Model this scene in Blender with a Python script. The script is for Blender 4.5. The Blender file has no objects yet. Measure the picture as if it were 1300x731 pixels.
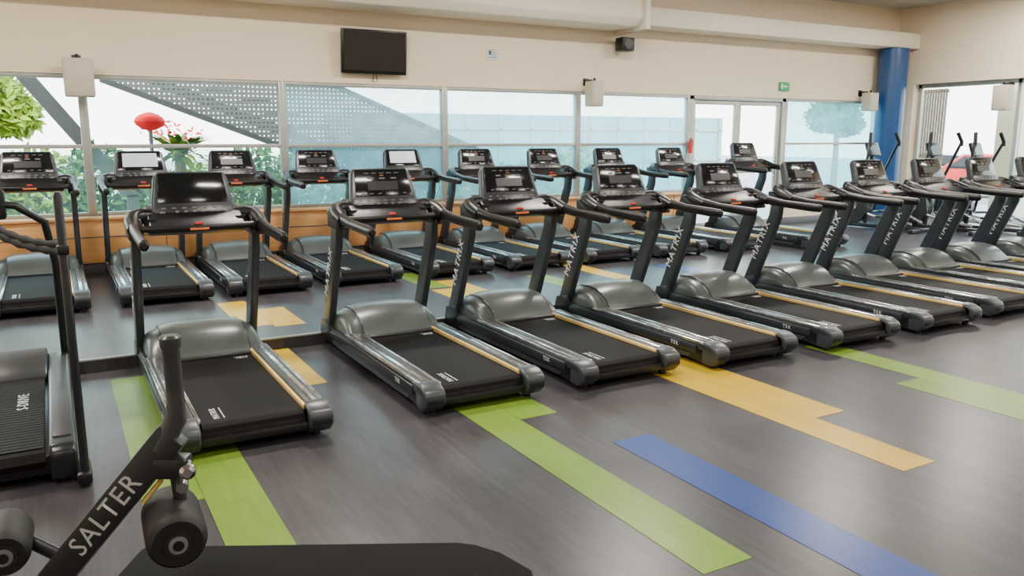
import bpy, bmesh, math, random
from mathutils import Matrix, Vector
random.seed(7)
scene = bpy.context.scene
COL = scene.collection
R = math.radians

# ------------------------------------------------------------------ materials
def nodes_of(m):
    m.use_nodes = True
    nt = m.node_tree
    return nt, nt.nodes, nt.links, nt.nodes.get("Principled BSDF")

def mat(name, col, rough=0.5, metal=0.0, var=0.08, scale=8.0, bump=0.0, bscale=60.0, spec=0.5, stretch=(1,1,1), emit=None, es=0.0):
    m = bpy.data.materials.new(name)
    nt, N, L, b = nodes_of(m)
    b.inputs["Roughness"].default_value = rough
    b.inputs["Metallic"].default_value = metal
    b.inputs["Specular IOR Level"].default_value = spec
    tc = N.new("ShaderNodeTexCoord"); mp = N.new("ShaderNodeMapping")
    mp.inputs["Scale"].default_value = stretch
    L.new(tc.outputs["Object"], mp.inputs["Vector"])
    nz = N.new("ShaderNodeTexNoise"); nz.inputs["Scale"].default_value = scale; nz.inputs["Detail"].default_value = 4
    L.new(mp.outputs[0], nz.inputs["Vector"])
    rp = N.new("ShaderNodeValToRGB")
    lo = [max(0, c*(1-var)) for c in col]; hi = [min(1, c*(1+var)) for c in col]
    rp.color_ramp.elements[0].position = 0.3; rp.color_ramp.elements[1].position = 0.7
    rp.color_ramp.elements[0].color = (*lo, 1); rp.color_ramp.elements[1].color = (*hi, 1)
    L.new(nz.outputs["Fac"], rp.inputs["Fac"]); L.new(rp.outputs["Color"], b.inputs["Base Color"])
    if bump > 0:
        n2 = N.new("ShaderNodeTexNoise"); n2.inputs["Scale"].default_value = bscale
        L.new(mp.outputs[0], n2.inputs["Vector"])
        bp = N.new("ShaderNodeBump"); bp.inputs["Strength"].default_value = bump; bp.inputs["Distance"].default_value = 0.01
        L.new(n2.outputs["Fac"], bp.inputs["Height"]); L.new(bp.outputs[0], b.inputs["Normal"])
    if emit:
        b.inputs["Emission Color"].default_value = (*emit, 1); b.inputs["Emission Strength"].default_value = es
    return m

def floor_mat(name, base, tint=0.14, colored=False):
    m = bpy.data.materials.new(name)
    nt, N, L, b = nodes_of(m)
    tc = N.new("ShaderNodeTexCoord"); sp = N.new("ShaderNodeSeparateXYZ"); cb = N.new("ShaderNodeCombineXYZ")
    L.new(tc.outputs["Object"], sp.inputs[0])
    sb = N.new("ShaderNodeMath"); sb.operation = 'SUBTRACT'; sb.inputs[1].default_value = 0.24
    L.new(sp.outputs["X"], sb.inputs[0])
    L.new(sp.outputs["Y"], cb.inputs["X"]); L.new(sb.outputs[0], cb.inputs["Y"])
    br = N.new("ShaderNodeTexBrick")
    br.inputs["Scale"].default_value = 1.0
    br.inputs["Brick Width"].default_value = 1.3; br.inputs["Row Height"].default_value = 0.276
    br.inputs["Mortar Size"].default_value = 0.0015; br.offset = 0.37; br.offset_frequency = 2
    c1 = [c*(1-tint) for c in base]; c2 = [c*(1+tint) for c in base]
    br.inputs["Color1"].default_value = (*c1, 1); br.inputs["Color2"].default_value = (*c2, 1)
    br.inputs["Mortar"].default_value = (*[c*0.55 for c in base], 1)
    L.new(cb.outputs[0], br.inputs["Vector"])
    # fine grain along the plank
    mp = N.new("ShaderNodeMapping"); mp.inputs["Scale"].default_value = (16, 1.3, 1)
    L.new(tc.outputs["Object"], mp.inputs["Vector"])
    nz = N.new("ShaderNodeTexNoise"); nz.inputs["Scale"].default_value = 2.0; nz.inputs["Detail"].default_value = 6; nz.inputs["Roughness"].default_value = 0.65
    L.new(mp.outputs[0], nz.inputs["Vector"])
    mr = N.new("ShaderNodeMapRange"); mr.inputs[1].default_value = 0.2; mr.inputs[2].default_value = 0.8
    mr.inputs[3].default_value = 0.55 if not colored else 0.84; mr.inputs[4].default_value = 1.45 if not colored else 1.14
    L.new(nz.outputs["Fac"], mr.inputs[0])
    mp3 = N.new("ShaderNodeMapping"); mp3.inputs["Scale"].default_value = (4.5, 0.8, 1); L.new(tc.outputs["Object"], mp3.inputs["Vector"])
    n3 = N.new("ShaderNodeTexNoise"); n3.inputs["Scale"].default_value = 1.0; n3.inputs["Detail"].default_value = 2
    L.new(mp3.outputs[0], n3.inputs["Vector"])
    mr3 = N.new("ShaderNodeMapRange"); mr3.inputs[1].default_value = 0.2; mr3.inputs[2].default_value = 0.8
    mr3.inputs[3].default_value = 0.75 if not colored else 0.9; mr3.inputs[4].default_value = 1.25 if not colored else 1.1
    L.new(n3.outputs["Fac"], mr3.inputs[0])
    mu = N.new("ShaderNodeMath"); mu.operation = 'MULTIPLY'; L.new(mr.outputs[0], mu.inputs[0]); L.new(mr3.outputs[0], mu.inputs[1])
    vm = N.new("ShaderNodeVectorMath"); vm.operation = 'SCALE'
    L.new(br.outputs["Color"], vm.inputs[0]); L.new(mu.outputs[0], vm.inputs["Scale"])
    L.new(vm.outputs[0], b.inputs["Base Color"])
    b.inputs["Roughness"].default_value = 0.30
    b.inputs["Specular IOR Level"].default_value = 0.32 if not colored else 0.2
    return m

def glass_mat(name, tcol, haze=0.0, hcol=(0.7, 0.9, 0.9)):
    m = bpy.data.materials.new(name); m.use_nodes = True
    nt = m.node_tree; N = nt.nodes; L = nt.links; N.clear()
    out = N.new("ShaderNodeOutputMaterial")
    tr = N.new("ShaderNodeBsdfTransparent"); tr.inputs[0].default_value = (*tcol, 1)
    gl = N.new("ShaderNodeBsdfGlossy"); gl.inputs["Roughness"].default_value = 0.02
    lw = N.new("ShaderNodeLayerWeight"); lw.inputs[0].default_value = 0.15
    mx = N.new("ShaderNodeMixShader"); L.new(lw.outputs["Fresnel"], mx.inputs[0]); L.new(tr.outputs[0], mx.inputs[1]); L.new(gl.outputs[0], mx.inputs[2])
    last = mx
    if haze > 0:
        tl = N.new("ShaderNodeBsdfTranslucent"); tl.inputs[0].default_value = (*hcol, 1)
        nz = N.new("ShaderNodeTexNoise"); nz.inputs["Scale"].default_value = 5; nz.inputs["Detail"].default_value = 6
        tc = N.new("ShaderNodeTexCoord"); L.new(tc.outputs["Object"], nz.inputs["Vector"])
        mr = N.new("ShaderNodeMapRange"); mr.inputs[1].default_value = 0.3; mr.inputs[2].default_value = 0.7
        mr.inputs[3].default_value = haze*0.7; mr.inputs[4].default_value = min(1, haze*1.3)
        L.new(nz.outputs["Fac"], mr.inputs[0])
        m2 = N.new("ShaderNodeMixShader"); L.new(mr.outputs[0], m2.inputs[0]); L.new(mx.outputs[0], m2.inputs[1]); L.new(tl.outputs[0], m2.inputs[2])
        last = m2
    L.new(last.outputs[0], out.inputs[0])
    return m

def perforated_mat():
    m = bpy.data.materials.new("perforated_metal")
    nt, N, L, b = nodes_of(m)
    tc = N.new("ShaderNodeTexCoord"); vo = N.new("ShaderNodeTexVoronoi"); vo.inputs["Scale"].default_value = 15; vo.inputs["Randomness"].default_value = 0.0
    L.new(tc.outputs["Object"], vo.inputs["Vector"])
    sp = N.new("ShaderNodeMath"); sp.operation = 'LESS_THAN'; sp.inputs[1].default_value = 0.21
    L.new(vo.outputs["Distance"], sp.inputs[0])
    iv = N.new("ShaderNodeMath"); iv.operation = 'SUBTRACT'; iv.inputs[0].default_value = 1.0
    L.new(sp.outputs[0], iv.inputs[1]); L.new(iv.outputs[0], b.inputs["Alpha"])
    b.inputs["Base Color"].default_value = (0.19, 0.20, 0.20, 1); b.inputs["Roughness"].default_value = 0.5
    return m

M = {}
M['wall'] = mat("wall_paint_cream", (0.82, 0.70, 0.53), 0.8, var=0.02, scale=2, bump=0.05)
M['ceil'] = mat("ceiling_grey", (0.50, 0.48, 0.44), 0.9, var=0.03)
M['duct'] = mat("duct_white", (0.84, 0.76, 0.63), 0.6, var=0.02)
M['floor'] = floor_mat("floor_vinyl_planks_grey", (0.050, 0.047, 0.054))
M['pgreen'] = floor_mat("floor_vinyl_green", (0.16, 0.275, 0.035), 0.04, True)
M['pyellow'] = floor_mat("floor_vinyl_yellow", (0.56, 0.37, 0.02), 0.04, True)
M['pblue'] = floor_mat("floor_vinyl_blue", (0.025, 0.06, 0.25), 0.04, True)
M['wood'] = mat("wood_orange", (0.92, 0.48, 0.18), 0.45, var=0.10, scale=3, stretch=(1, 8, 14))
M['base'] = mat("skirting_grey", (0.13, 0.14, 0.16), 0.5)
M['alu'] = mat("window_aluminium", (0.38, 0.40, 0.38), 0.4, 0.4, var=0.04)
M['glass'] = glass_mat("glass_clear", (0.93, 0.97, 0.95))
M['film'] = glass_mat("glass_film_teal", (0.58, 0.80, 0.82), 0.22, (0.52, 0.82, 0.86))
M['film2'] = glass_mat("glass_film_light", (0.78, 0.90, 0.86), 0.04, (0.60, 0.80, 0.78))
M['glassR'] = glass_mat("glass_upper_teal", (0.78, 0.92, 0.92), 0.18, (0.72, 0.90, 0.92))
M['bluecol'] = mat("column_blue_paint", (0.008, 0.062, 0.20), 0.3, var=0.05)
M['frame'] = mat("frame_charcoal", (0.016, 0.019, 0.024), 0.28, 0.3, var=0.06)
M['frame2'] = mat("frame_slate", (0.032, 0.040, 0.049), 0.3, 0.2, var=0.06)
M['plast'] = mat("plastic_black", (0.007, 0.007, 0.009), 0.34, var=0.1, spec=0.4)
M['hood'] = mat("hood_grey_green", (0.070, 0.084, 0.084), 0.28, 0.1, var=0.05)
M['hoodd'] = mat("hood_dark", (0.022, 0.026, 0.029), 0.35, 0.1, var=0.05)
M['cap'] = mat("end_cap_grey", (0.040, 0.048, 0.058), 0.32, var=0.06)
M['belt'] = mat("running_belt", (0.006, 0.0057, 0.0067), 0.65, var=0.2, scale=60, bump=0.2, bscale=300, spec=0.15)
M['silver'] = mat("rail_silver", (0.66, 0.69, 0.72), 0.18, 0.9, var=0.5, scale=14, stretch=(3, 0.8, 1))  # strong tone contrast paints bright highlights into the silver
M['grip'] = mat("rail_grip_grey", (0.022, 0.024, 0.027), 0.4, var=0.2, scale=40)
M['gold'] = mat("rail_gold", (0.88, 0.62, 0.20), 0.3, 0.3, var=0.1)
M['screen'] = mat("screen_black", (0.006, 0.007, 0.009), 0.12, var=0.1)
M['panel'] = mat("panel_dark", (0.018, 0.020, 0.024), 0.3, var=0.1)
M['white'] = mat("print_white", (0.70, 0.71, 0.73), 0.5, var=0.02)
M['grey'] = mat("print_grey", (0.13, 0.14, 0.15), 0.5, var=0.02)
M['lgrey'] = mat("print_light_grey", (0.42, 0.43, 0.45), 0.5, var=0.02)
M['orange'] = mat("label_orange", (0.8, 0.16, 0.03), 0.45, var=0.05)
M['red'] = mat("paint_red", (0.6, 0.03, 0.02), 0.4, var=0.1)
M['flower'] = mat("flower_red", (0.55, 0.008, 0.008), 0.6, var=0.2, spec=0.1)
M['sky_refl'] = mat("screen_sky_refl", (0.4, 0.45, 0.5), 0.3, emit=(0.6, 0.72, 0.8), es=0.5)  # pale colour and glow imitate sky reflected in the screen
M['foam'] = mat("foam_black", (0.008, 0.0075, 0.008), 0.55, var=0.1, bump=0.1, bscale=200, spec=0.35)
M['gripm'] = mat("grip_dark_rubber", (0.035, 0.038, 0.042), 0.3, var=0.1)
M['chrome'] = mat("chrome", (0.6, 0.6, 0.62), 0.15, 1.0, var=0.05)
M['benchpad'] = mat("vinyl_pad_black", (0.005, 0.005, 0.0055), 0.7, bump=0.1, bscale=250, spec=0.1)
M['benchframe'] = mat("bench_frame", (0.024, 0.026, 0.032), 0.32, 0.4)
M['strap'] = mat("strap_dark", (0.012, 0.012, 0.016), 0.8, bump=0.4, bscale=120)
M['speaker'] = mat("speaker_cream", (0.52, 0.47, 0.38), 0.6, var=0.03)
M['signgreen'] = mat("sign_green", (0.02, 0.35, 0.12), 0.5)
M['concrete'] = mat("concrete_pale", (0.36, 0.38, 0.37), 0.9, var=0.1, scale=1)
M['steel'] = mat("steel_grey", (0.09, 0.095, 0.10), 0.5, 0.2)
M['perf'] = perforated_mat()
M['leaf'] = mat("leaf_green", (0.04, 0.11, 0.03), 0.6, var=0.5, scale=3, spec=0.2)
M['leafy'] = mat("leaf_yellow_green", (0.20, 0.28, 0.02), 0.6, var=0.4, scale=3, spec=0.2)
M['trunk'] = mat("bark_brown", (0.18, 0.11, 0.06), 0.9, var=0.3)
M['teal'] = mat("facade_teal", (0.20, 0.40, 0.46), 0.5, var=0.15, scale=1)
M['brown'] = mat("louvre_brown", (0.20, 0.15, 0.11), 0.6)
M['carw'] = mat("car_white", (0.8, 0.8, 0.8), 0.3)

# ------------------------------------------------------------------ mesh builder
class MB:
    def __init__(s):
        s.bm = bmesh.new(); s.mats = []
    def mi(s, k):
        if k not in s.mats: s.mats.append(k)
        return s.mats.index(k)
    def merge(s, tb, k, xf=None, bev=0, seg=2):
        if bev > 0:
            es = [e for e in tb.edges if len(e.link_faces) == 2 and e.calc_face_angle(0) > R(25)]
            bmesh.ops.bevel(tb, geom=es, offset=bev, segments=seg, affect='EDGES', profile=0.5, clamp_overlap=True)
        i = s.mi(k)
        for f in tb.faces: f.material_index = i
        bmesh.ops.recalc_face_normals(tb, faces=tb.faces)
        if xf is not None: tb.transform(xf)
        me = bpy.data.meshes.new("tmp"); tb.to_mesh(me); tb.free()
        s.bm.from_mesh(me); bpy.data.meshes.remove(me)
    def box(s, c, d, k, bev=0, xf=None, rot=None, seg=2):
        tb = bmesh.new(); bmesh.ops.create_cube(tb, size=1)
        for v in tb.verts: v.co = Vector((v.co.x*d[0], v.co.y*d[1], v.co.z*d[2]))
        T = Matrix.Translation(c)
        if rot is not None: T = T @ rot
        if xf is not None: T = xf @ T
        s.merge(tb, k, T, bev, seg)
    def prism(s, pts, x0, x1, k, bev=0, axis='X', xf=None, seg=2):
        tb = bmesh.new()
        def P(a, b, c):
            return {'X': (c, a, b), 'Y': (a, c, b), 'Z': (a, b, c)}[axis]
        A = [tb.verts.new(P(a, b, x0)) for a, b in pts]; B = [tb.verts.new(P(a, b, x1)) for a, b in pts]
        n = len(pts)
        tb.faces.new(A); tb.faces.new(B[::-1])
        for i in range(n): tb.faces.new((A[i], B[i], B[(i+1) % n], A[(i+1) % n]))
        bmesh.ops.recalc_face_normals(tb, faces=tb.faces)
        s.merge(tb, k, xf, bev, seg)
    def tube(s, path, r, k, seg=12, xf=None, sq=(1, 1)):
        tb = bmesh.new(); P = [Vector(p) for p in path]; n = len(P)
        rr = r if isinstance(r, (list, tuple)) else [r]*n
        rings = []; up = None
        for i in range(n):
            t = (P[min(i+1, n-1)] - P[max(i-1, 0)]).normalized()
            if up is None:
                up = Vector((0, 0, 1)) if abs(t.z) < 0.9 else Vector((0, 1, 0))
            a = t.cross(up).normalized(); bb = a.cross(t).normalized(); up = bb
            rings.append([tb.verts.new(P[i] + a*math.cos(2*math.pi*j/seg)*rr[i]*sq[0] + bb*math.sin(2*math.pi*j/seg)*rr[i]*sq[1]) for j in range(seg)])
        for i in range(n-1):
            for j in range(seg):
                tb.faces.new((rings[i][j], rings[i][(j+1) % seg], rings[i+1][(j+1) % seg], rings[i+1][j]))
        tb.faces.new(rings[0][::-1]); tb.faces.new(rings[-1])
        s.merge(tb, k, xf)
    def cyl(s, a, b, r, k, seg=20, r2=None, xf=None):
        s.tube([a, b], [r, r if r2 is None else r2], k, seg, xf)
    def text(s, body, size, T, k, ext=0.0008):
        cu = bpy.data.curves.new("t", 'FONT'); cu.body = body; cu.size = size; cu.extrude = ext; cu.align_x = 'CENTER'; cu.align_y = 'CENTER'
        cu.resolution_u = 2; cu.space_character = 1.15
        ob = bpy.data.objects.new("t", cu); COL.objects.link(ob)
        dg = bpy.context.evaluated_depsgraph_get(); dg.update()
        me = bpy.data.meshes.new_from_object(ob.evaluated_get(dg))
        tb = bmesh.new(); tb.from_mesh(me)
        bpy.data.objects.remove(ob); bpy.data.meshes.remove(me); bpy.data.curves.remove(cu)
        s.merge(tb, k, T)
    def mesh(s, name, sharp=35):
        for f in s.bm.faces: f.smooth = True
        for e in s.bm.edges:
            if len(e.link_faces) != 2 or e.calc_face_angle(0) > R(sharp): e.smooth = False
        me = bpy.data.meshes.new(name); s.bm.to_mesh(me); s.bm.free()
        for k in s.mats: me.materials.append(M[k])
        return me
def obj(name, me, loc=(0, 0, 0), rz=0, scale=(1, 1, 1)):
    o = bpy.data.objects.new(name, me); COL.objects.link(o); o.location = loc; o.rotation_euler = (0, 0, rz); o.scale = scale
    return o
def basis(o, x, y, z):
    m = Matrix.Identity(4)
    for i, a in enumerate((x, y, z)):
        a = Vector(a).normalized()
        for j in range(3): m[j][i] = a[j]
    for j in range(3): m[j][3] = o[j]
    return m
def single(name, fn, loc=(0, 0, 0), rz=0):
    b = MB(); fn(b); return obj(name, b.mesh(name), loc, rz)

# ------------------------------------------------------------------ treadmill
def treadmill_mesh(variant=0):
    b = MB()
    # deck + belt
    b.box((0, 0.86, 0.095), (0.62, 1.66, 0.09), 'plast', 0.01)
    belt = [(0.03, 0.13), (0.035, 0.155), (0.055, 0.172), (0.08, 0.177), (1.72, 0.177), (1.72, 0.10), (0.06, 0.10), (0.04, 0.11)]
    b.prism(belt, -0.285, 0.285, 'belt')
    for s in (-1, 1):
        def X(a, c): return (a*s, c*s) if s > 0 else (c*s, a*s)
        side = [(0.02, 0.06), (0.0, 0.10), (0.0, 0.155), (0.03, 0.185), (1.75, 0.195), (2.2, 0.17), (2.26, 0.10), (2.2, 0.045), (0.3, 0.045), (0.12, 0.03)]
        x0, x1 = X(0.30, 0.432); b.prism(side, x0, x1, 'frame', 0.012)
        # sculpted side skirt
        x0, x1 = X(0.422, 0.444); b.prism([(0.2, 0.10), (0.2, 0.165), (1.9, 0.175), (2.1, 0.13), (2.0, 0.10)], x0, x1, 'frame2', 0.008)
        x0, x1 = X(0.424, 0.438); b.prism([(0.3, 0.05), (0.25, 0.085), (2.0, 0.085), (1.9, 0.05)], x0, x1, 'cap', 0.004)
        x0, x1 = X(0.358, 0.43); b.prism([(0.10, 0.18), (0.10, 0.199), (1.62, 0.209), (1.62, 0.18)], x0, x1, 'silver', 0.004)
        x0, x1 = X(0.388, 0.408); b.prism([(0.12, 0.18), (0.12, 0.2005), (1.60, 0.2105), (1.60, 0.18)], x0, x1, 'grip', 0.002)
        x0, x1 = X(0.312, 0.356); b.prism([(0.10, 0.18), (0.10, 0.198), (1.62, 0.208), (1.62, 0.18)], x0, x1, 'grip', 0.003)
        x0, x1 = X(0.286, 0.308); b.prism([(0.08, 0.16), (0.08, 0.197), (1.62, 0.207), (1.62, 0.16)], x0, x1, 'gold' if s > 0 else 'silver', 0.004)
        # rear end cap : angular wedge
        capp = [(-0.03, 0.085), (-0.035, 0.145), (-0.015, 0.175), (0.05, 0.203), (0.13, 0.206), (0.13, 0.035), (0.03, 0.028)]
        x0, x1 = X(0.300, 0.446); b.prism(capp, x0, x1, 'cap', 0.016, seg=3)
        x0, x1 = X(0.315, 0.430); b.prism([(-0.038, 0.09), (-0.039, 0.125), (0.0, 0.125), (0.0, 0.09)], x0, x1, 'frame', 0.003)
        x0, x1 = X(0.375, 0.448); b.prism([(0.0, 0.14), (0.05, 0.19), (0.20, 0.195), (0.16, 0.14)], x0, x1, 'frame2', 0.006)
        # feet
        b.cyl((0.36*s, 0.08, 0.0), (0.36*s, 0.08, 0.06), 0.028, 'plast')
        b.cyl((0.36*s, 2.12, 0.0), (0.36*s, 2.12, 0.06), 0.028, 'plast')
        # uprights
        x0, x1 = X(0.385, 0.445)
        b.prism([(2.06, 0.07), (2.24, 0.07), (1.86, 0.95), (1.82, 1.16), (1.69, 1.16), (1.71, 0.92)], x0, x1, 'frame2', 0.014, seg=3)
        x0, x1 = X(0.375, 0.45); b.prism([(1.98, 0.06), (2.27, 0.06), (2.22, 0.22), (2.02, 0.26)], x0, x1, 'frame', 0.012)
        # arm : console tray -> handle
        b.tube([(0.27*s, 1.80, 1.20), (0.36*s, 1.80, 1.205), (0.415*s, 1.77, 1.19), (0.43*s, 1.68, 1.165), (0.43*s, 1.55, 1.13)], [0.05, 0.058, 0.06, 0.054, 0.045], 'plast', 14)
        b.tube([(0.43*s, 1.62, 1.145), (0.43*s, 1.35, 1.115), (0.43*s, 0.98, 1.10), (0.43*s, 0.90, 1.10), (0.43*s, 0.885, 1.10)], [0.043, 0.035, 0.038, 0.034, 0.018], 'plast', 14, sq=(0.85, 1.1))
        b.prism([(1.60, 1.05), (1.86, 1.05), (1.88, 1.20), (1.66, 1.20)], *X(0.365, 0.465), 'plast', 0.02, seg=3)
        # cup holder
        b.cyl((0.31*s, 1.71, 1.10), (0.31*s, 1.71, 1.19), 0.042, 'panel', 18)
        b.cyl((0.31*s, 1.71, 1.188), (0.31*s, 1.71, 1.192), 0.048, 'plast', 18)
        ux = (0, -0.40, 0.917)
        if s < 0:
            b.text("MATRIX", 0.115, basis((-0.4465, 1.955, 0.66), ux, (0, 0.917, 0.40), (-1, 0, 0)), 'white')
        else:
            b.text("MATRIX", 0.115, basis((0.4465, 1.955, 0.66), ux, (0, -0.917, -0.40), (1, 0, 0)), 'white')
    # rear cross bar, frame
    b.box((0, 0.02, 0.085), (0.6, 0.05, 0.05), 'plast', 0.01)
    b.box((0, 2.12, 0.10), (0.8, 0.16, 0.08), 'frame', 0.01)
    # hood (lofted)
    prof = [(1.50, 0.175), (1.54, 0.225), (1.59, 0.275), (1.66, 0.33), (1.75, 0.372), (1.87, 0.388), (2.00, 0.378), (2.12, 0.335), (2.20, 0.25), (2.24, 0.14), (2.24, 0.06)]
    xs = [-0.405, -0.395, -0.37, -0.33, -0.305, -0.29, -0.2, 0, 0.2, 0.29, 0.305, 0.33, 0.37, 0.395, 0.405]
    fc = [0.50, 0.66, 0.78, 0.84, 0.87, 0.93, 0.98, 1.0, 0.98, 0.93, 0.87, 0.84, 0.78, 0.66, 0.50]
    tb = bmesh.new(); rows = []
    for x, f in zip(xs, fc):
        rows.append([tb.verts.new((x, yy + (0.03 if abs(x) > 0.30 and yy < 1.8 else 0), 0.06 + (z-0.06)*f)) for yy, z in prof])
    for i in range(len(rows)-1):
        for j in range(len(prof)-1):
            tb.faces.new((rows[i][j], rows[i+1][j], rows[i+1][j+1], rows[i][j+1]))
    for rw in (rows[0], rows[-1]): tb.faces.new(rw)
    b.merge(tb, 'hood')
    # arched dark lip at the back of the hood
    for s in (-1, 1):
        b.tube([(0.292*s, 1.53, 0.19), (0.292*s, 1.60, 0.262), (0.292*s, 1.68, 0.315), (0.292*s, 1.78, 0.346), (0.292*s, 1.9, 0.352), (0.292*s, 2.02, 0.343)], 0.009, 'hoodd', 8)
    b.box((0, 1.505, 0.186), (0.60, 0.05, 0.026), 'hoodd', 0.008)
    # console tray
    b.prism([(1.60, 1.10), (1.60, 1.145), (1.66, 1.175), (1.80, 1.25), (1.92, 1.27), (1.95, 1.20), (1.84, 1.09), (1.70, 1.07)], -0.33, 0.33, 'plast', 0.02, seg=3)
    b.prism([(1.58, 1.105), (1.575, 1.135), (1.60, 1.155), (1.64, 1.12)], -0.40, 0.40, 'plast', 0.008)
    b.box((0.0, 1.572, 1.118), (0.13, 0.012, 0.015), 'orange', 0.003)
    b.box((0.0, 1.61, 1.155), (0.05, 0.035, 0.02), 'red', 0.005)
    # console head
    C = Matrix.Translation((0, 1.73, 1.15)) @ Matrix.Rotation(-R(21), 4, 'X')
    hd = [(-0.30, 0.02), (-0.285, 0.16), (-0.255, 0.36), (-0.225, 0.395), (0.225, 0.395), (0.255, 0.36), (0.285, 0.16), (0.30, 0.02)]
    b.prism(hd, 0.0, 0.075, 'frame2', 0.018, axis='Y', xf=C, seg=3)
    b.prism([(-0.18, 0.05), (-0.16, 0.33), (0.16, 0.33), (0.18, 0.05)], 0.07, 0.11, 'plast', 0.02, axis='Y', xf=C)
    b.prism([(-0.245, 0.15), (-0.222, 0.375), (0.222, 0.375), (0.245, 0.15)], -0.004, 0.006, 'screen', 0.001, axis='Y', xf=C)
    b.prism([(-0.275, 0.03), (-0.262, 0.135), (0.262, 0.135), (0.275, 0.03)], -0.004, 0.006, 'panel', 0.001, axis='Y', xf=C)
    def pb(x, z, w, h, k, d=0.006): b.box((x, -0.005, z), (w, d, h), k, 0, xf=C)
    for i in range(7):
        pb(-0.21+i*0.07, 0.112, 0.03, 0.010, 'grey')
    for i in range(5):
        pb(-0.12+i*0.06, 0.085, 0.022, 0.014, 'grey')
    for sx in (-0.22, 0.22):
        pb(sx, 0.075, 0.035, 0.028, 'grey'); pb(sx, 0.048, 0.035, 0.012, 'grey')
    pb(0, 0.055, 0.09, 0.022, 'grey')
    pb(0.08, 0.055, 0.03, 0.022, 'red')
    if variant == 1:   # LED face with print
        for i in range(5): pb(-0.13+i*0.065, 0.345, 0.04, 0.006, 'grey')
        for i in range(3): pb(-0.1+i*0.1, 0.30, 0.05, 0.012, 'grey')
        pb(0.0, 0.325, 0.03, 0.006, 'orange')
        b.prism([(-0.13, 0.20), (-0.13, 0.275), (0.13, 0.275), (0.13, 0.20)], -0.007, 0.0, 'panel', 0, axis='Y', xf=C)
        for i in range(6): pb(-0.18+i*0.072, 0.17, 0.03, 0.007, 'grey')
    if variant == 2:  # screen face with the sky reflection painted as glow
        b.prism([(-0.19, 0.19), (-0.185, 0.355), (0.185, 0.355), (0.19, 0.19)], -0.008, 0.0, 'sky_refl', 0, axis='Y', xf=C)
    # prints on belt and hood
    b.text("MATRIX", 0.050, basis((-0.19, 0.22, 0.178), (0, 1, 0), (-1, 0, 0), (0, 0, 1)), 'white')
    b.box((-0.15, 0.22, 0.178), (0.006, 0.2, 0.001), 'white')
    b.text("TREAD\nDECK", 0.03, basis((0.2, 1.42, 0.178), (1, 0, 0), (0, 1, 0), (0, 0, 1)), 'white')
    b.text("T5X", 0.045, basis((-0.446, 0.45, 0.135), (0, -1, 0), (0, 0, 1), (-1, 0, 0)), 'white')
    return b.mesh("treadmill_mesh%d" % variant)

TM = [treadmill_mesh(0), treadmill_mesh(1), treadmill_mesh(2)]
front = [(0.89, 4.54, 0), (2.37, 4.54, 1), (3.54, 4.50, 1), (4.71, 4.42, 1), (5.93, 4.36, 1), (7.15, 4.36, 1), (8.36, 4.42, 1), (9.52, 4.45, 1), (10.65, 4.45, 1), (11.8, 4.45, 1)]
for x, y, v in front: obj("treadmill", TM[v], (x, y, 0))
PZ = 0.10
back = [(-0.22, 8.66, 1), (0.92, 8.70, 2), (1.96, 8.72, 1), (3.04, 8.76, 1), (4.24, 8.74, 2), (5.38, 8.74, 1), (6.52, 8.72, 1), (7.72, 8.7, 1), (8.98, 8.7, 1)]
for x, y, v in back: obj("treadmill", TM[v], (x, y, PZ))
obj("treadmill", TM[1], (10.25, 8.3, PZ), 0, (1, 1, 1.05))

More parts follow.
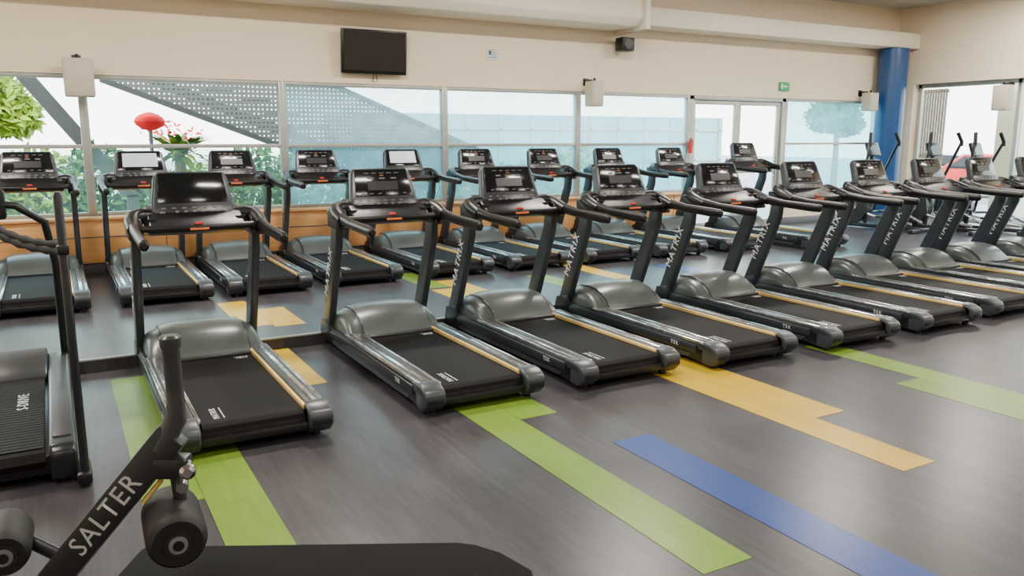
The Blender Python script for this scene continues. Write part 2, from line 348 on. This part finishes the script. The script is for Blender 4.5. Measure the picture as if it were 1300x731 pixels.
# ------------------------------------------------------------------ sled treadmill (left edge)
def sled(b):
    b.box((0, 1.05, 0.10), (0.60, 2.0, 0.10), 'plast', 0.01)
    b.prism([(0.05, 0.09), (0.03, 0.13), (0.06, 0.17), (0.12, 0.18), (1.95, 0.18), (2.0, 0.12), (1.95, 0.09)], -0.27, 0.27, 'belt')
    for i in range(40):
        b.box((0, 0.12+i*0.046, 0.1815), (0.53, 0.038, 0.004), 'belt')
    for s in (-1, 1):
        a, c = sorted((0.29*s, 0.42*s))
        b.prism([(0.0, 0.03), (0.0, 0.17), (0.04, 0.21), (2.05, 0.23), (2.15, 0.16), (2.15, 0.03)], a, c, 'frame', 0.02, seg=3)
        b.prism([(0.15, 0.2), (0.15, 0.219), (1.9, 0.233), (1.9, 0.2)], *sorted((0.31*s, 0.40*s)), 'grip', 0.004)
        b.tube([(0.445*s, -0.06, 0.0), (0.445*s, -0.06, 0.7), (0.445*s, -0.06, 1.48), (0.445*s, -0.06, 1.50)], [0.021, 0.021, 0.021, 0.012], 'frame', 12)
        b.box((0.44*s, 0.0, 0.05), (0.07, 0.22, 0.06), 'plast', 0.012)
        b.box((0.445*s, -0.06, 1.22), (0.055, 0.055, 0.05), 'plast', 0.01)
        # front frame
        b.tube([(0.40*s, 2.05, 0.15), (0.40*s, 1.85, 0.9), (0.36*s, 1.75, 1.20), (0.2*s, 1.72, 1.32), (0.0, 1.72, 1.34)], 0.026, 'frame', 12)
        b.cyl((0.36*s, 0.1, 0.0), (0.36*s, 0.1, 0.06), 0.03, 'plast'); b.cyl((0.36*s, 2.0, 0), (0.36*s, 2.0, 0.06), 0.03, 'plast')
        # braided resistance strap from post to the centre anchor
        pts = []
        for i in range(15):
            t = i/14; pts.append(((0.44-0.44*t)*s, -0.05+1.0*t, 1.21+0.12*t-0.05*math.sin(math.pi*t)))
        b.tube(pts, [0.016 if i % 2 else 0.024 for i in range(15)], 'strap', 10)
        b.tube([(p[0], p[1]+0.02, p[2]+0.03) for p in pts], [0.022 if i % 2 else 0.014 for i in range(15)], 'strap', 10)
    b.tube([(0, 0.95, 1.34), (0, 1.72, 1.34)], 0.02, 'frame')
    b.prism([(1.55, 0.18), (1.65, 0.24), (1.95, 0.30), (2.15, 0.22), (2.15, 0.06), (1.55, 0.06)], -0.29, 0.29, 'hoodd', 0.02)
    b.box((0, 1.72, 1.33), (0.30, 0.05, 0.2), 'plast', 0.02)
    b.box((0, 1.692, 1.34), (0.24, 0.004, 0.14), 'screen')
    b.text("S-DRIVE", 0.085, basis((0.16, 1.0, 0.185), (0, 1, 0), (-1, 0, 0), (0, 0, 1)), 'white')
single("sled_treadmill", sled, (-0.43, 4.53, 0))

# ------------------------------------------------------------------ ab bench
def bench(b):
    # pad (local x = along bench, y = away)
    pad = [(-0.87, -0.16), (-0.87, 0.17), (-0.85, 0.19), (0.10, 0.215), (0.16, 0.20), (0.24, 0.15), (0.33, 0.05), (0.33, -0.05), (0.22, -0.14), (0.10, -0.17), (-0.85, -0.17)]
    b.prism(pad, 0.445, 0.515, 'benchpad', 0.018, axis='Z', seg=3)
    b.box((-0.35, 0.01, 0.43), (1.1, 0.12, 0.04), 'benchframe', 0.008)
    b.box((-0.35, 0.01, 0.375), (1.7, 0.07, 0.07), 'benchframe', 0.008)
    b.box((0.25, 0.01, 0.19), (0.07, 0.07, 0.34), 'benchframe', 0.008)
    b.box((0.25, 0.01, 0.03), (0.08, 0.50, 0.06), 'benchframe', 0.012)
    b.box((-0.50, 0.01, 0.05), (1.5, 0.07, 0.07), 'benchframe', 0.008)
    b.box((-1.28, 0.01, 0.03), (0.08, 0.60, 0.06), 'benchframe', 0.012)
    # inclined post
    p0 = Vector((-1.42, -0.02, 0.06)); p1 = Vector((-0.655, -0.02, 0.96))
    d = (p1-p0).normalized(); n = Vector((0, 1, 0)).cross(d).normalized()
    T = basis((p0+p1)/2, n, (0, 1, 0), d)
    b.box((0, 0, 0), (0.085, 0.055, (p1-p0).length), 'benchframe', 0.008, xf=T)
    T2 = basis(p0 + d*0.88 + Vector((0, -0.0285, 0)), d, Vector((0, -1, 0)).cross(d), (0, -1, 0))
    b.text("SALTER", 0.078, T2, 'lgrey')
    # grip
    g = p1
    b.tube([g - d*0.06, g + Vector((0.008, 0, 0.04)), g + Vector((0.012, 0, 0.09)), g + Vector((0.010, 0, 0.235)), g + Vector((0.010, 0, 0.245)), g + Vector((0.010, 0, 0.268)), g+Vector((0.010, 0, 0.275))],
           [0.030, 0.029, 0.023, 0.023, 0.028, 0.028, 0.020], 'gripm', 20)
    # bracket + knob
    b.box((p1 - d*0.10 + Vector((0.055, 0, -0.02))), (0.09, 0.06, 0.06), 'benchframe', 0.008)
    k = p1 - d*0.06 + Vector((0.085, -0.03, -0.03))
    b.cyl(k, k+Vector((0.015, -0.04, 0)), 0.010, 'chrome'); b.tube([k+Vector((0.015, -0.04, 0)), k+Vector((0.018, -0.05, 0)), k+Vector((0.022, -0.062, 0)), k+Vector((0.025, -0.07, 0))], [0.012, 0.021, 0.021, 0.012], 'chrome', 16)
    b.cyl(k+Vector((-0.02, 0, -0.05)), k+Vector((-0.005, -0.04, -0.055)), 0.016, 'chrome', 14)
    b.cyl(p1 - d*0.10 + Vector((0.06, 0, -0.02)), (-0.64, -0.03, 0.70), 0.018, 'benchframe')
    q = p1 + n*0.055
    b.tube([q - d*0.13, q-d*0.22], 0.007, 'gold')
    # rollers
    ax = Vector((-0.46, 0.88, 0)).normalized()
    def roller(c, L=0.24, r=0.078):
        a = c; e = c + ax*L
        b.cyl(a - ax*0.012, e + ax*0.06, 0.014, 'chrome')
        b.tube([a, a+ax*0.012, a + ax*0.03, e-ax*0.03, e-ax*0.012, e], [r*0.8, r*0.93, r, r, r*0.93, r*0.8], 'foam', 32)
        b.cyl(a - ax*0.006, a + ax*0.01, 0.034, 'benchframe', 20); b.cyl(a - ax*0.010, a, 0.024, 'grey', 20); b.cyl(a - ax*0.014, a, 0.014, 'plast', 14)
    roller(Vector((-0.61, -0.15, 0.70)))
    roller(Vector((-1.11, -0.10, 0.635)), 0.2, 0.066)
    b.cyl((-1.18, 0.04, 0.64), (-0.95, -0.01, 0.56), 0.02, 'benchframe')
def cam2w(r, f): return (0.870*r+0.492*f, -0.492*r+0.870*f)
bx, by = cam2w(-0.27, 2.12)
single("abdominal_bench", bench, (bx, by, 0), -R(29.5))

# ------------------------------------------------------------------ elliptical trainers
def elliptical(b):
    b.box((0, 0, 0.06), (0.12, 1.7, 0.07), 'frame', 0.01)
    for y in (-0.8, 0.8): b.box((0, y, 0.04), (0.6, 0.09, 0.07), 'frame', 0.012)
    b.cyl((-0.09, 0.5, 0.42), (0.09, 0.5, 0.42), 0.33, 'hoodd', 32)
    b.cyl((-0.11, 0.5, 0.42), (0.11, 0.5, 0.42), 0.12, 'silver', 24)
    b.tube([(0, 0.25, 0.1), (0, 0.18, 0.8), (0, 0.22, 1.42)], 0.04, 'frame', 12)
    b.box((0, 0.2, 1.46), (0.36, 0.07, 0.26), 'plast', 0.02, rot=Matrix.Rotation(-R(20), 4, 'X'))
    b.box((0, 0.158, 1.45), (0.28, 0.012, 0.18), 'screen', rot=Matrix.Rotation(-R(20), 4, 'X'))
    for s in (-1, 1):
        o = 0.12*s
        b.tube([(0.30*s, 0.15+o, 0.3), (0.30*s, 0.16, 0.95), (0.30*s, 0.05-o*.5, 1.35), (0.27*s, -0.02-o, 1.60), (0.20*s, 0.02-o, 1.74)], 0.026, 'frame', 10)
        b.tube([(0.27*s, -0.02-o, 1.52), (0.27*s, -0.02-o, 1.60), (0.20*s, 0.02-o, 1.76)], 0.032, 'foam', 10)
        b.cyl((0, 0.16, 0.95), (0.30*s, 0.16, 0.95), 0.025, 'frame')
        b.tube([(0.30*s, 0.15+o, 0.3), (0.22*s, -0.3, 0.28+o*.6), (0.18*s, -0.75, 0.16)], 0.025, 'silver', 10)
        b.box((0.22*s, -0.28, 0.33+o*.6), (0.14, 0.34, 0.04), 'plast', 0.015)
        b.cyl((0.09*s, 0.5, 0.42), (0.2*s, 0.4, 0.42+o), 0.02, 'chrome')
b = MB(); elliptical(b); EM = b.mesh("elliptical_mesh")
for x, y, rz in ((13.3, 9.7, 0.1), (14.05, 9.0, 0.0), (14.7, 8.6, 0.1)):
    obj("elliptical_trainer", EM, (x, y, PZ), rz)

# ------------------------------------------------------------------ room shell
XL, XR, YF, YB, ZC = -4.0, 15.7, -4.0, 11.3, 4.4
def fl(b): b.box(((XL+XR)/2, (YF+6.75)/2, -0.05), (XR-XL, 6.75-YF, 0.1), 'floor')
single("floor", fl)
def pf(b):
    b.box(((XL+XR)/2, (6.75+YB)/2, 0.0), (XR-XL, YB-6.75, 0.2), 'floor')
    b.box(((XL+XR)/2, 6.757, 0.0955), (XR-XL, 0.03, 0.013), 'alu')
single("floor_platform", pf)
def P(n): return 0.24+0.276*n
def plank(b, n, y0, y1, k, z=0.0): b.box((P(n)+0.138, (y0+y1)/2, z+0.001), (0.274, y1-y0, 0.002), k)
def g(b):
    plank(b, 0, 4.0, 6.45, 'pgreen'); plank(b, 1, 2.6, 5.7, 'pgreen')
    plank(b, 7, 2.25, 4.9, 'pgreen'); plank(b, 8, 4.22, 6.0, 'pgreen')
    plank(b, 18, 1.0, 3.54, 'pgreen'); plank(b, 19, 2.0, 4.6, 'pgreen')
    plank(b, 17, 7.0, 8.4, 'pgreen', PZ); plank(b, 12, 8.2, 9.3, 'pgreen', PZ)
single("floor_planks_green", g)
def y(b):
    plank(b, 4, 5.6, 6.74, 'pyellow'); plank(b, 13, 2.51, 5.0, 'pyellow'); plank(b, 14, 3.32, 5.6, 'pyellow')
    plank(b, 4, 7.25, 8.5, 'pyellow', PZ); plank(b, 5, 7.15, 8.0, 'pyellow', PZ)
    plank(b, 12, 6.9, 8.1, 'pyellow', PZ); plank(b, 13, 7.6, 8.6, 'pyellow', PZ); plank(b, 20, 7.5, 9.0, 'pyellow', PZ)
single("floor_planks_yellow", y)
def bl(b):
    plank(b, 9, 0.4, 3.62, 'pblue'); plank(b, 24, 7.2, 8.3, 'pblue', PZ)
single("floor_planks_blue", bl)
single("ceiling", lambda b: b.box(((XL+XR)/2, (YF+YB)/2, ZC+0.1), (XR-XL+0.6, YB-YF+0.6, 0.2), 'ceil'))
single("wall_left", lambda b: b.box((XL-0.15, (YF+YB)/2, ZC/2), (0.3, YB-YF, ZC), 'wall'))
WT, WB = 2.52, 0.80
def wb(b):
    b.box(((XL+XR)/2, YB+0.15, (WT+ZC)/2), (XR-XL+0.6, 0.3, ZC-WT), 'wall')
    b.box(((XL+10.06)/2, YB+0.15, WB/2), (10.06-XL, 0.3, WB), 'wall')
    b.box(((12.5+15.4)/2, YB+0.15, WB/4), (15.4-12.5, 0.3, WB/2), 'wall')
    b.box((XR+0.0, YB+0.15, WT/2), (0.6, 0.3, WT), 'wall')
single("wall_back", wb)
RT = 2.86; RY0, RY1 = 2.5, 10.85
def wr(b):
    b.box((XR+0.15, (YF+YB)/2, (RT+ZC)/2), (0.3, YB-YF, ZC-RT), 'wall')
    b.box((XR+0.15, (YF+RY0)/2, RT/2), (0.3, RY0-YF, RT), 'wall')
    b.box((XR+0.15, (RY1+YB)/2, RT/2), (0.3, YB-RY1, RT), 'wall')
single("wall_right", wr)
single("wall_front", lambda b: b.box(((XL+XR)/2, YF-0.15, ZC/2), (XR-XL+.6, 0.3, ZC), 'wall'))
# windows in back wall
def win(x0, x1, z0, gm_top='glass', gm_bot='film'):
    def f(b):
        t = 0.05; y0 = YB+0.06
        for x in (x0+t/2, x1-t/2): b.box((x, y0, (z0+WT)/2), (t, 0.10, WT-z0), 'alu', 0.004)
        for z in (z0+t/2, 1.66, WT-t/2): b.box(((x0+x1)/2, y0, z), (x1-x0-0.02, 0.09, t), 'alu', 0.004)
        b.box(((x0+x1)/2, y0, (1.69+WT-t)/2), (x1-x0-0.1, 0.008, WT-t-1.69), gm_top)
        b.box(((x0+x1)/2, y0, (z0+t+1.63)/2), (x1-x0-0.1, 0.008, 1.63-z0-t), gm_bot)
    return f
single("window_1", win(-4.0, -2.0, WB)); single("window_2", win(-2.0, 0.41, WB, 'glass', 'film2')); single("window_3", win(0.41, 2.82, WB, 'glass', 'film2'))
single("window_4", win(2.82, 5.24, WB, 'glassR')); single("window_5", win(5.24, 7.66, WB, 'glassR')); single("window_6", win(7.66, 10.06, WB, 'glassR'))
single("window_7", win(12.5, 15.4, 0.4, 'film', 'film'))
def door(x0, x1, open_=0):
    def f(b):
        w = x1-x0; t = 0.07
        b.box((t/2, 0, 1.28), (t, 0.07, 2.32), 'alu', 0.004); b.box((w-t/2, 0, 1.28), (t, 0.07, 2.32), 'alu', 0.004)
        for z in (0.17, 1.15, 2.41): b.box((w/2, 0, z), (w-0.02, 0.065, 0.08), 'alu', 0.004)
        b.box((w/2, 0, 1.28), (w-0.1, 0.008, 2.25), 'glass')
        b.cyl((w-0.12, -0.08, 1.0), (w-0.12, -0.08, 1.4), 0.014, 'chrome')
        b.cyl((w-0.12, -0.08, 1.05), (w-0.12, 0, 1.05), 0.01, 'chrome'); b.cyl((w-0.12, -0.08, 1.35), (w-0.12, 0, 1.35), 0.01, 'chrome')
    return f
single("door_1", door(10.16, 11.28), (10.16, YB+0.08, 0)); single("door_2", door(11.28, 12.4), (11.28, YB+0.08, 0))
def dfr(b):
    for x in (10.11, 12.45): b.box((x, YB+0.08, 1.31), (0.1, 0.14, 2.42), 'alu', 0.004)
    b.box((11.28, YB+0.08, 2.485), (2.44, 0.14, 0.07), 'alu', 0.004)
single("trim_1", dfr)
def wood(b):
    b.box(((XL+10.06)/2, YB-0.09, 0.505), (10.06-XL, 0.16, 0.53), 'wood', 0.006)
    b.box(((XL+10.06)/2, YB-0.11, 0.79), (10.06-XL, 0.22, 0.035), 'wood', 0.008)
    b.box(((XL+10.06)/2, YB-0.175, 0.56), (10.06-XL, 0.012, 0.012), 'base')
    for i in range(12): b.box((XL+0.41+1.2*i, YB-0.173, 0.5), (0.006, 0.01, 0.5), 'base')
single("trim_2", wood)
single("baseboard_back", lambda b: (b.box(((XL+10.06)/2, YB-0.06, 0.17), (10.06-XL, 0.12, 0.14), 'base', 0.005), b.box(((12.5+XR)/2, YB-0.02, 0.16), (XR-12.5, 0.04, 0.12), 'base', 0.004)))
single("baseboard_right", lambda b: b.box((XR-0.01, (YF+RY0)/2, 0.06), (0.03, RY0-YF, 0.12), 'base', 0.004))
# right opening frames
def wr2(b):
    for yy in (RY0+0.04, 4.6, 6.7, 8.8, RY1-0.04): b.box((XR+0.2, yy, (PZ+RT)/2), (0.08, 0.07, RT-PZ), 'alu', 0.004)
    b.box((XR+0.2, (RY0+RY1)/2, RT-0.04), (0.08, RY1-RY0, 0.08), 'alu', 0.004)
    b.box((XR+0.2, (RY0+RY1)/2, PZ+0.04), (0.08, RY1-RY0, 0.08), 'alu', 0.004)
    b.box((XR+0.2, (RY0+RY1)/2, (PZ+RT)/2), (0.006, RY1-RY0, RT-PZ-0.1), 'glass')
single("window_8", wr2)
# duct along back wall
def duct(b):
    b.prism([(10.78, 3.56), (11.29, 3.56), (11.29, 3.86), (10.78, 3.86)], 8.4, XR-0.01, 'duct', 0.02)
    b.prism([(10.55, 3.62), (10.63, 3.50), (11.29, 3.50), (11.29, 4.0), (10.63, 4.0), (10.55, 3.90)], XL+0.01, 8.4, 'duct', 0.02)
    b.prism([(10.50, 3.46), (11.29, 3.46), (11.29, 4.05), (10.50, 4.05)], 8.36, 8.46, 'duct', 0.01)
single("air_duct", duct)
single("column_blue", lambda b: (b.cyl((0, 0, PZ), (0, 0, 3.55), 0.28, 'bluecol', 48), b.cyl((0, 0, PZ), (0, 0, PZ+0.12), 0.30, 'base', 48)), (15.16, 10.98, 0))
# ------------------------------------------------------------------ wall fixtures
def tv(b):
    b.box((0, -0.12, 0), (0.96, 0.06, 0.60), 'plast', 0.012, rot=Matrix.Rotation(R(6), 4, 'X'))
    b.box((0, -0.152, 0.01), (0.90, 0.006, 0.53), 'screen', 0, rot=Matrix.Rotation(R(6), 4, 'X'))
    b.box((0, -0.04, 0), (0.25, 0.06, 0.22), 'frame', 0.005); b.box((0, -0.08, 0), (0.08, 0.08, 0.08), 'frame', 0.005)
    b.tube([(0.02, -0.09, -0.25), (0.06, -0.05, -0.38), (0.0, -0.02, -0.40), (0.02, -0.015, -0.30)], 0.006, 'plast', 6)
single("television", tv, (4.1, YB, 2.95))
def spk(w, h):
    def f(b):
        b.box((0, -0.26, 0), (w, 0.22, h), 'speaker', 0.02, seg=3)
        b.box((0, -0.372, -0.01), (w*0.82, 0.008, h*0.8), 'speaker', 0.003)
        b.box((0, -0.08, h/2+0.02), (0.06, 0.14, 0.03), 'plast', 0.004); b.box((0, -0.012, h/2), (0.1, 0.02, 0.12), 'plast', 0.004)
        b.box((0, -0.16, h/2+0.01), (0.05, 0.05, 0.05), 'plast', 0.004)
        b.cyl((0, -0.26, h/2), (0, -0.26, h/2+0.05), 0.02, 'plast', 10)
    return f
single("loudspeaker", spk(0.32, 0.44), (0.38, YB, 2.46)); single("loudspeaker", spk(0.23, 0.40), (7.78, YB, 2.47)); single("loudspeaker", spk(0.26, 0.36), (14.6, YB, 2.49))
single("loudspeaker", spk(0.28, 0.46), (XR, 8.86, 2.5), -R(90))
def blk(b):
    b.box((0, -0.2, 0), (0.26, 0.2, 0.22), 'plast', 0.02); b.cyl((0, -0.301, 0), (0, -0.309, 0), 0.08, 'frame', 20); b.box((0, -0.065, 0), (0.06, 0.12, 0.06), 'frame', 0.004)
single("monitor_speaker", blk, (8.42, YB, 3.28))
def sign(b):
    b.box((0, -0.02, 0), (0.26, 0.03, 0.16), 'signgreen', 0.004); b.box((0.02, -0.037, 0), (0.10, 0.004, 0.03), 'white'); b.box((-0.07, -0.037, 0), (0.04, 0.004, 0.09), 'white')
single("exit_sign", sign, (12.38, YB, 2.74))
def notice(b):
    b.box((0, -0.006, 0), (0.20, 0.008, 0.18), 'white', 0.001)
    for i in range(4): b.box((0, -0.011, 0.06-0.035*i), (0.14, 0.002, 0.01), 'grey')
    b.box((-0.05, -0.0115, 0.02), (0.04, 0.002, 0.06), 'bluecol')
single("paper_notice", notice, (6.05, YB, 3.03))
def ext(b):
    q = 0.5
    b.cyl((0, -0.1*q, -0.25*q), (0, -0.1*q, 0.2*q), 0.075*q, 'red', 20); b.tube([(0, -0.1*q, 0.2*q), (0, -0.1*q, 0.25*q)], [0.075*q, 0.03*q], 'red', 20)
    b.cyl((0, -0.1*q, 0.25*q), (0, -0.1*q, 0.30*q), 0.02*q, 'plast'); b.tube([(0.02*q, -0.1*q, 0.28*q), (0.12*q, -0.1*q, 0.2*q), (0.1*q, -0.1*q, -0.05*q)], 0.01*q, 'plast'); b.box((0, -0.02*q, 0), (0.05*q, 0.04*q, 0.3*q), 'plast')
single("fire_extinguisher", ext, (10.05, YB-0.005, 1.62))

# ------------------------------------------------------------------ outside
single("ground_outside", lambda b: b.box((10, 20, -0.25), (120, 120, 0.2), 'concrete'))
def leaves(b, c, d, n, k, size=0.12, seed=1):
    rnd = random.Random(seed); tb = bmesh.new()
    for i in range(n):
        while True:
            p = Vector((rnd.uniform(-1, 1), rnd.uniform(-1, 1), rnd.uniform(-1, 1)))
            if p.length < 1: break
        q = Vector((c[0]+p.x*d[0], c[1]+p.y*d[1], c[2]+p.z*d[2]))
        a = Vector((rnd.gauss(0, 1), rnd.gauss(0, 1), rnd.gauss(0, 1))).normalized(); e = a.orthogonal().normalized()*0.45
        s = size*rnd.uniform(0.6, 1.4)
        vs = [tb.verts.new(q+v*s) for v in (a, e, -a, -e)]
        tb.faces.new(vs)
    b.merge(tb, k)
def hedge(b):
    for i in range(18):
        x = -4+i*0.95
        leaves(b, (x, 16.6, 0.55+0.25*math.sin(i*1.7)), (0.75, 0.5, 0.95), 620, 'leafy' if i % 3 == 1 else 'leaf', 0.12, i)
        b.cyl((x, 16.6, -0.15), (x, 16.6, 0.4), 0.03, 'trunk', 8)
single("garden_hedge", hedge)
def tree(b, k='leafy', sd=3):
    b.tube([(0, 0, -0.15), (0.05, 0, 1.2), (0, 0, 2.4)], [0.12, 0.09, 0.06], 'trunk', 10)
    for i, (a, c, d) in enumerate(((0, 2.5, 0.7), (0.4, 2.2, 0.5), (-0.5, 2.4, 0.6), (-0.2, 3.0, 0.5))):
        leaves(b, (a, 0, c), (d, d, d*0.8), 700, k, 0.13, sd+i)
single("garden_tree", lambda b: tree(b), (-0.95, 18.5, 0)); single("garden_tree", lambda b: tree(b, 'leaf', 40), (20.4, 16.5, 0))
def palm(b):
    b.tube([(0, 0, -0.15), (0, 0, 1.55)], [0.12, 0.09], 'trunk', 12)
    rnd = random.Random(5)
    for i in range(90):
        a = i*2*math.pi/30 + rnd.uniform(-0.1, 0.1); el = rnd.uniform(0.1, 1.3); L = rnd.uniform(0.6, 1.15)
        tb = bmesh.new(); pr = None
        for j in range(7):
            t = j/6; r = L*t; z = 1.45 + L*t*math.sin(el) - 0.55*t*t*L; w_ = 0.06*math.sin(math.pi*min(1, t+0.15))+0.004
            c = Vector((math.cos(a)*r*math.cos(el*.6), math.sin(a)*r*math.cos(el*.6), z)); sd = Vector((-math.sin(a), math.cos(a), 0))*w_
            v = (tb.verts.new(c+sd), tb.verts.new(c-sd))
            if pr: tb.faces.new((pr[0], pr[1], v[1], v[0]))
            pr = v
        b.merge(tb, 'leafy' if i % 2 else 'leaf')
    leaves(b, (-0.1, 0, 1.85), (0.55, 0.4, 0.2), 60, 'flower', 0.06, 9)
single("garden_palm", palm, (1.98, 15.3, 0))
def lantern(b):
    prof = [(0, 0.03), (0.04, 0.14), (0.09, 0.21), (0.15, 0.24), (0.21, 0.21), (0.26, 0.14), (0.30, 0.03)]
    b.tube([(0, 0, z) for z, r in prof], [r for z, r in prof], 'flower', 20); b.cyl((0, 0, -2.1), (0, 0, 0.02), 0.03, 'steel', 8)
single("red_garden_lamp", lantern, (1.46, 14.5, 1.88))
# steel stair with perforated side
def stair(b):
    Y0 = 13.0
    b.prism([(0.7, 3.2), (2.5, 3.2), (6.6, 1.55), (6.6, 1.25), (4.3, 1.25), (0.7, 2.62)], Y0, Y0+0.01, 'perf', axis='Y')
    b.prism([(0.7, 2.62), (0.7, 2.54), (4.3, 1.17), (4.3, 1.25)], Y0-0.05, Y0+0.05, 'steel', axis='Y')
    b.prism([(4.3, 1.17), (6.7, 1.17), (6.7, 1.25), (4.3, 1.25)], Y0-0.05, Y0+0.05, 'steel', axis='Y')
    b.prism([(2.4, 3.24), (2.5, 3.26), (6.7, 1.58), (6.7, 1.50)], Y0-0.05, Y0+0.05, 'steel', axis='Y')
    b.prism([(-0.75, 3.2), (-0.5, 3.2), (1.15, 0.9), (0.90, 0.9)], Y0+0.3, Y0+0.45, 'steel', axis='Y')
    b.box((1.03, Y0+0.37, 0.38), (0.16, 0.14, 1.1), 'steel')
    for x in (4.5, 6.6): b.box((x, Y0+0.1, 0.55), (0.10, 0.10, 1.4), 'steel')
    for i in range(9): b.box((1.5+0.46*i, Y0+0.6, 2.9-0.19*i), (0.42, 1.0, 0.04), 'steel')
    b.prism([(0.7, 2.9), (0.7, 3.05), (5.6, 1.15), (5.5, 1.0)], Y0+1.1, Y0+1.2, 'steel', axis='Y')
    b.box((5.45, Y0+1.15, 0.4), (0.12, 0.12, 1.3), 'steel')
single("steel_staircase", stair)
# distant teal building
def bld(b):
    b.box((0, 0, 1.2), (16, 3, 2.8), 'teal')
    for i in range(13): b.box((-7.8+1.3*i, -1.53, 1.2), (0.07, 0.06, 2.8), 'alu')
    for z in (0.9, 2.1): b.box((0, -1.53, z), (16, 0.06, 0.07), 'alu')
single("distant_building", bld, (16.5, 27, 0))
def car(k):
    def f(b):
        b.prism([(-2.1, 0.3), (-2.1, 0.75), (-1.4, 0.9), (-0.8, 1.38), (0.7, 1.42), (1.4, 0.95), (2.05, 0.85), (2.1, 0.35)], -0.85, 0.85, k, 0.08, axis='X', seg=3)
        b.prism([(-1.25, 0.92), (-0.75, 1.32), (0.65, 1.35), (1.2, 0.95)], -0.86, 0.86, 'screen', 0.01)
        for s in (-1, 1):
            for yy in (-1.3, 1.3): b.cyl((0.7*s, yy, 0.32), (0.88*s, yy, 0.32), 0.32, 'plast', 20); b.cyl((0.87*s, yy, 0.32), (0.89*s, yy, 0.32), 0.18, 'chrome', 16)
    return f
single("parked_car", car('red'), (27, 15.5, -0.15), 0.2); single("parked_car", car('carw'), (29, 18.5, -0.15), 0.2); single("parked_car", car('orange'), (25, 12.0, -0.15), 0.1)
def louv(b):
    for i in range(18): b.box((0, -0.5+i*0.06, 1.35), (0.05, 0.025, 2.9), 'brown')
    for z in (0.1, 1.4, 2.75): b.box((0, 0, z), (0.03, 1.1, 0.06), 'brown')
single("louvre_screen", louv, (16.6, 11.2, 0))
single("outdoor_column", lambda b: (b.box((0, 0, 1.4), (0.5, 0.5, 3.1), 'wall', 0.02), b.box((0, 0, 0), (0.6, 0.6, 0.3), 'base', 0.02)), (17.2, 9.55, 0))

# ------------------------------------------------------------------ lights
w = bpy.data.worlds.new("sky"); scene.world = w; w.use_nodes = True
nt = w.node_tree; N = nt.nodes; L = nt.links; bg = N["Background"]
tc = N.new("ShaderNodeTexCoord"); sp = N.new("ShaderNodeSeparateXYZ"); rp = N.new("ShaderNodeValToRGB")
L.new(tc.outputs["Generated"], sp.inputs[0]); L.new(sp.outputs["Z"], rp.inputs["Fac"])
rp.color_ramp.elements[0].position = 0.0; rp.color_ramp.elements[0].color = (1.0, 0.98, 0.95, 1)
rp.color_ramp.elements[1].position = 0.6; rp.color_ramp.elements[1].color = (0.65, 0.82, 1.0, 1)
L.new(rp.outputs["Color"], bg.inputs["Color"]); bg.inputs["Strength"].default_value = 8.5
def light(name, typ, loc, rot, energy, size=None, col=(1, 1, 1), portal=False):
    l = bpy.data.lights.new(name, typ); l.energy = energy; l.color = col
    if typ == 'AREA':
        l.shape = 'RECTANGLE'; l.size, l.size_y = size
        if portal: l.cycles.is_portal = True
    o = bpy.data.objects.new(name, l); COL.objects.link(o); o.location = loc; o.rotation_euler = rot
    return o
light("window_portal_back", 'AREA', (5.7, YB+0.25, 1.6), (-R(90), 0, 0), 1, (19.4, 1.9), portal=True)
light("window_portal_right", 'AREA', (XR+0.3, (RY0+RY1)/2, 1.5), (0, R(90), 0), 1, (2.7, RY1-RY0), portal=True)
s = light("sun", 'SUN', (0, 0, 20), (R(50), 0, R(-25)), 7, col=(1, 0.93, 0.8)); s.data.angle = 0.01
for i, x in enumerate((-1.5, 2.5, 6.5, 10.5, 14)):
    for j, yy in enumerate((-1, 3.5, 8.0)):
        single("ceiling_fill_panel", lambda b: (b.box((0, 0, 0), (1.3, 0.36, 0.05), 'white', 0.005)), (x, yy, ZC-0.028))  # unseen panel body, added to carry the fill
        light("ceiling_fill", 'AREA', (x, yy, ZC-0.06), (0, 0, 0), (110, 135, 205)[j], (1.2, 0.3), (1, 0.91, 0.80))  # added area fill to brighten the walls and room

# ------------------------------------------------------------------ camera
cd = bpy.data.cameras.new("camera"); cam = bpy.data.objects.new("camera", cd); COL.objects.link(cam)
cam.location = (0, 0, 1.75); cam.rotation_euler = (R(90-10.46), 0, -R(29.5))
cd.sensor_width = 36; cd.lens = 36*1024/1300; cd.clip_start = 0.05
scene.camera = cam
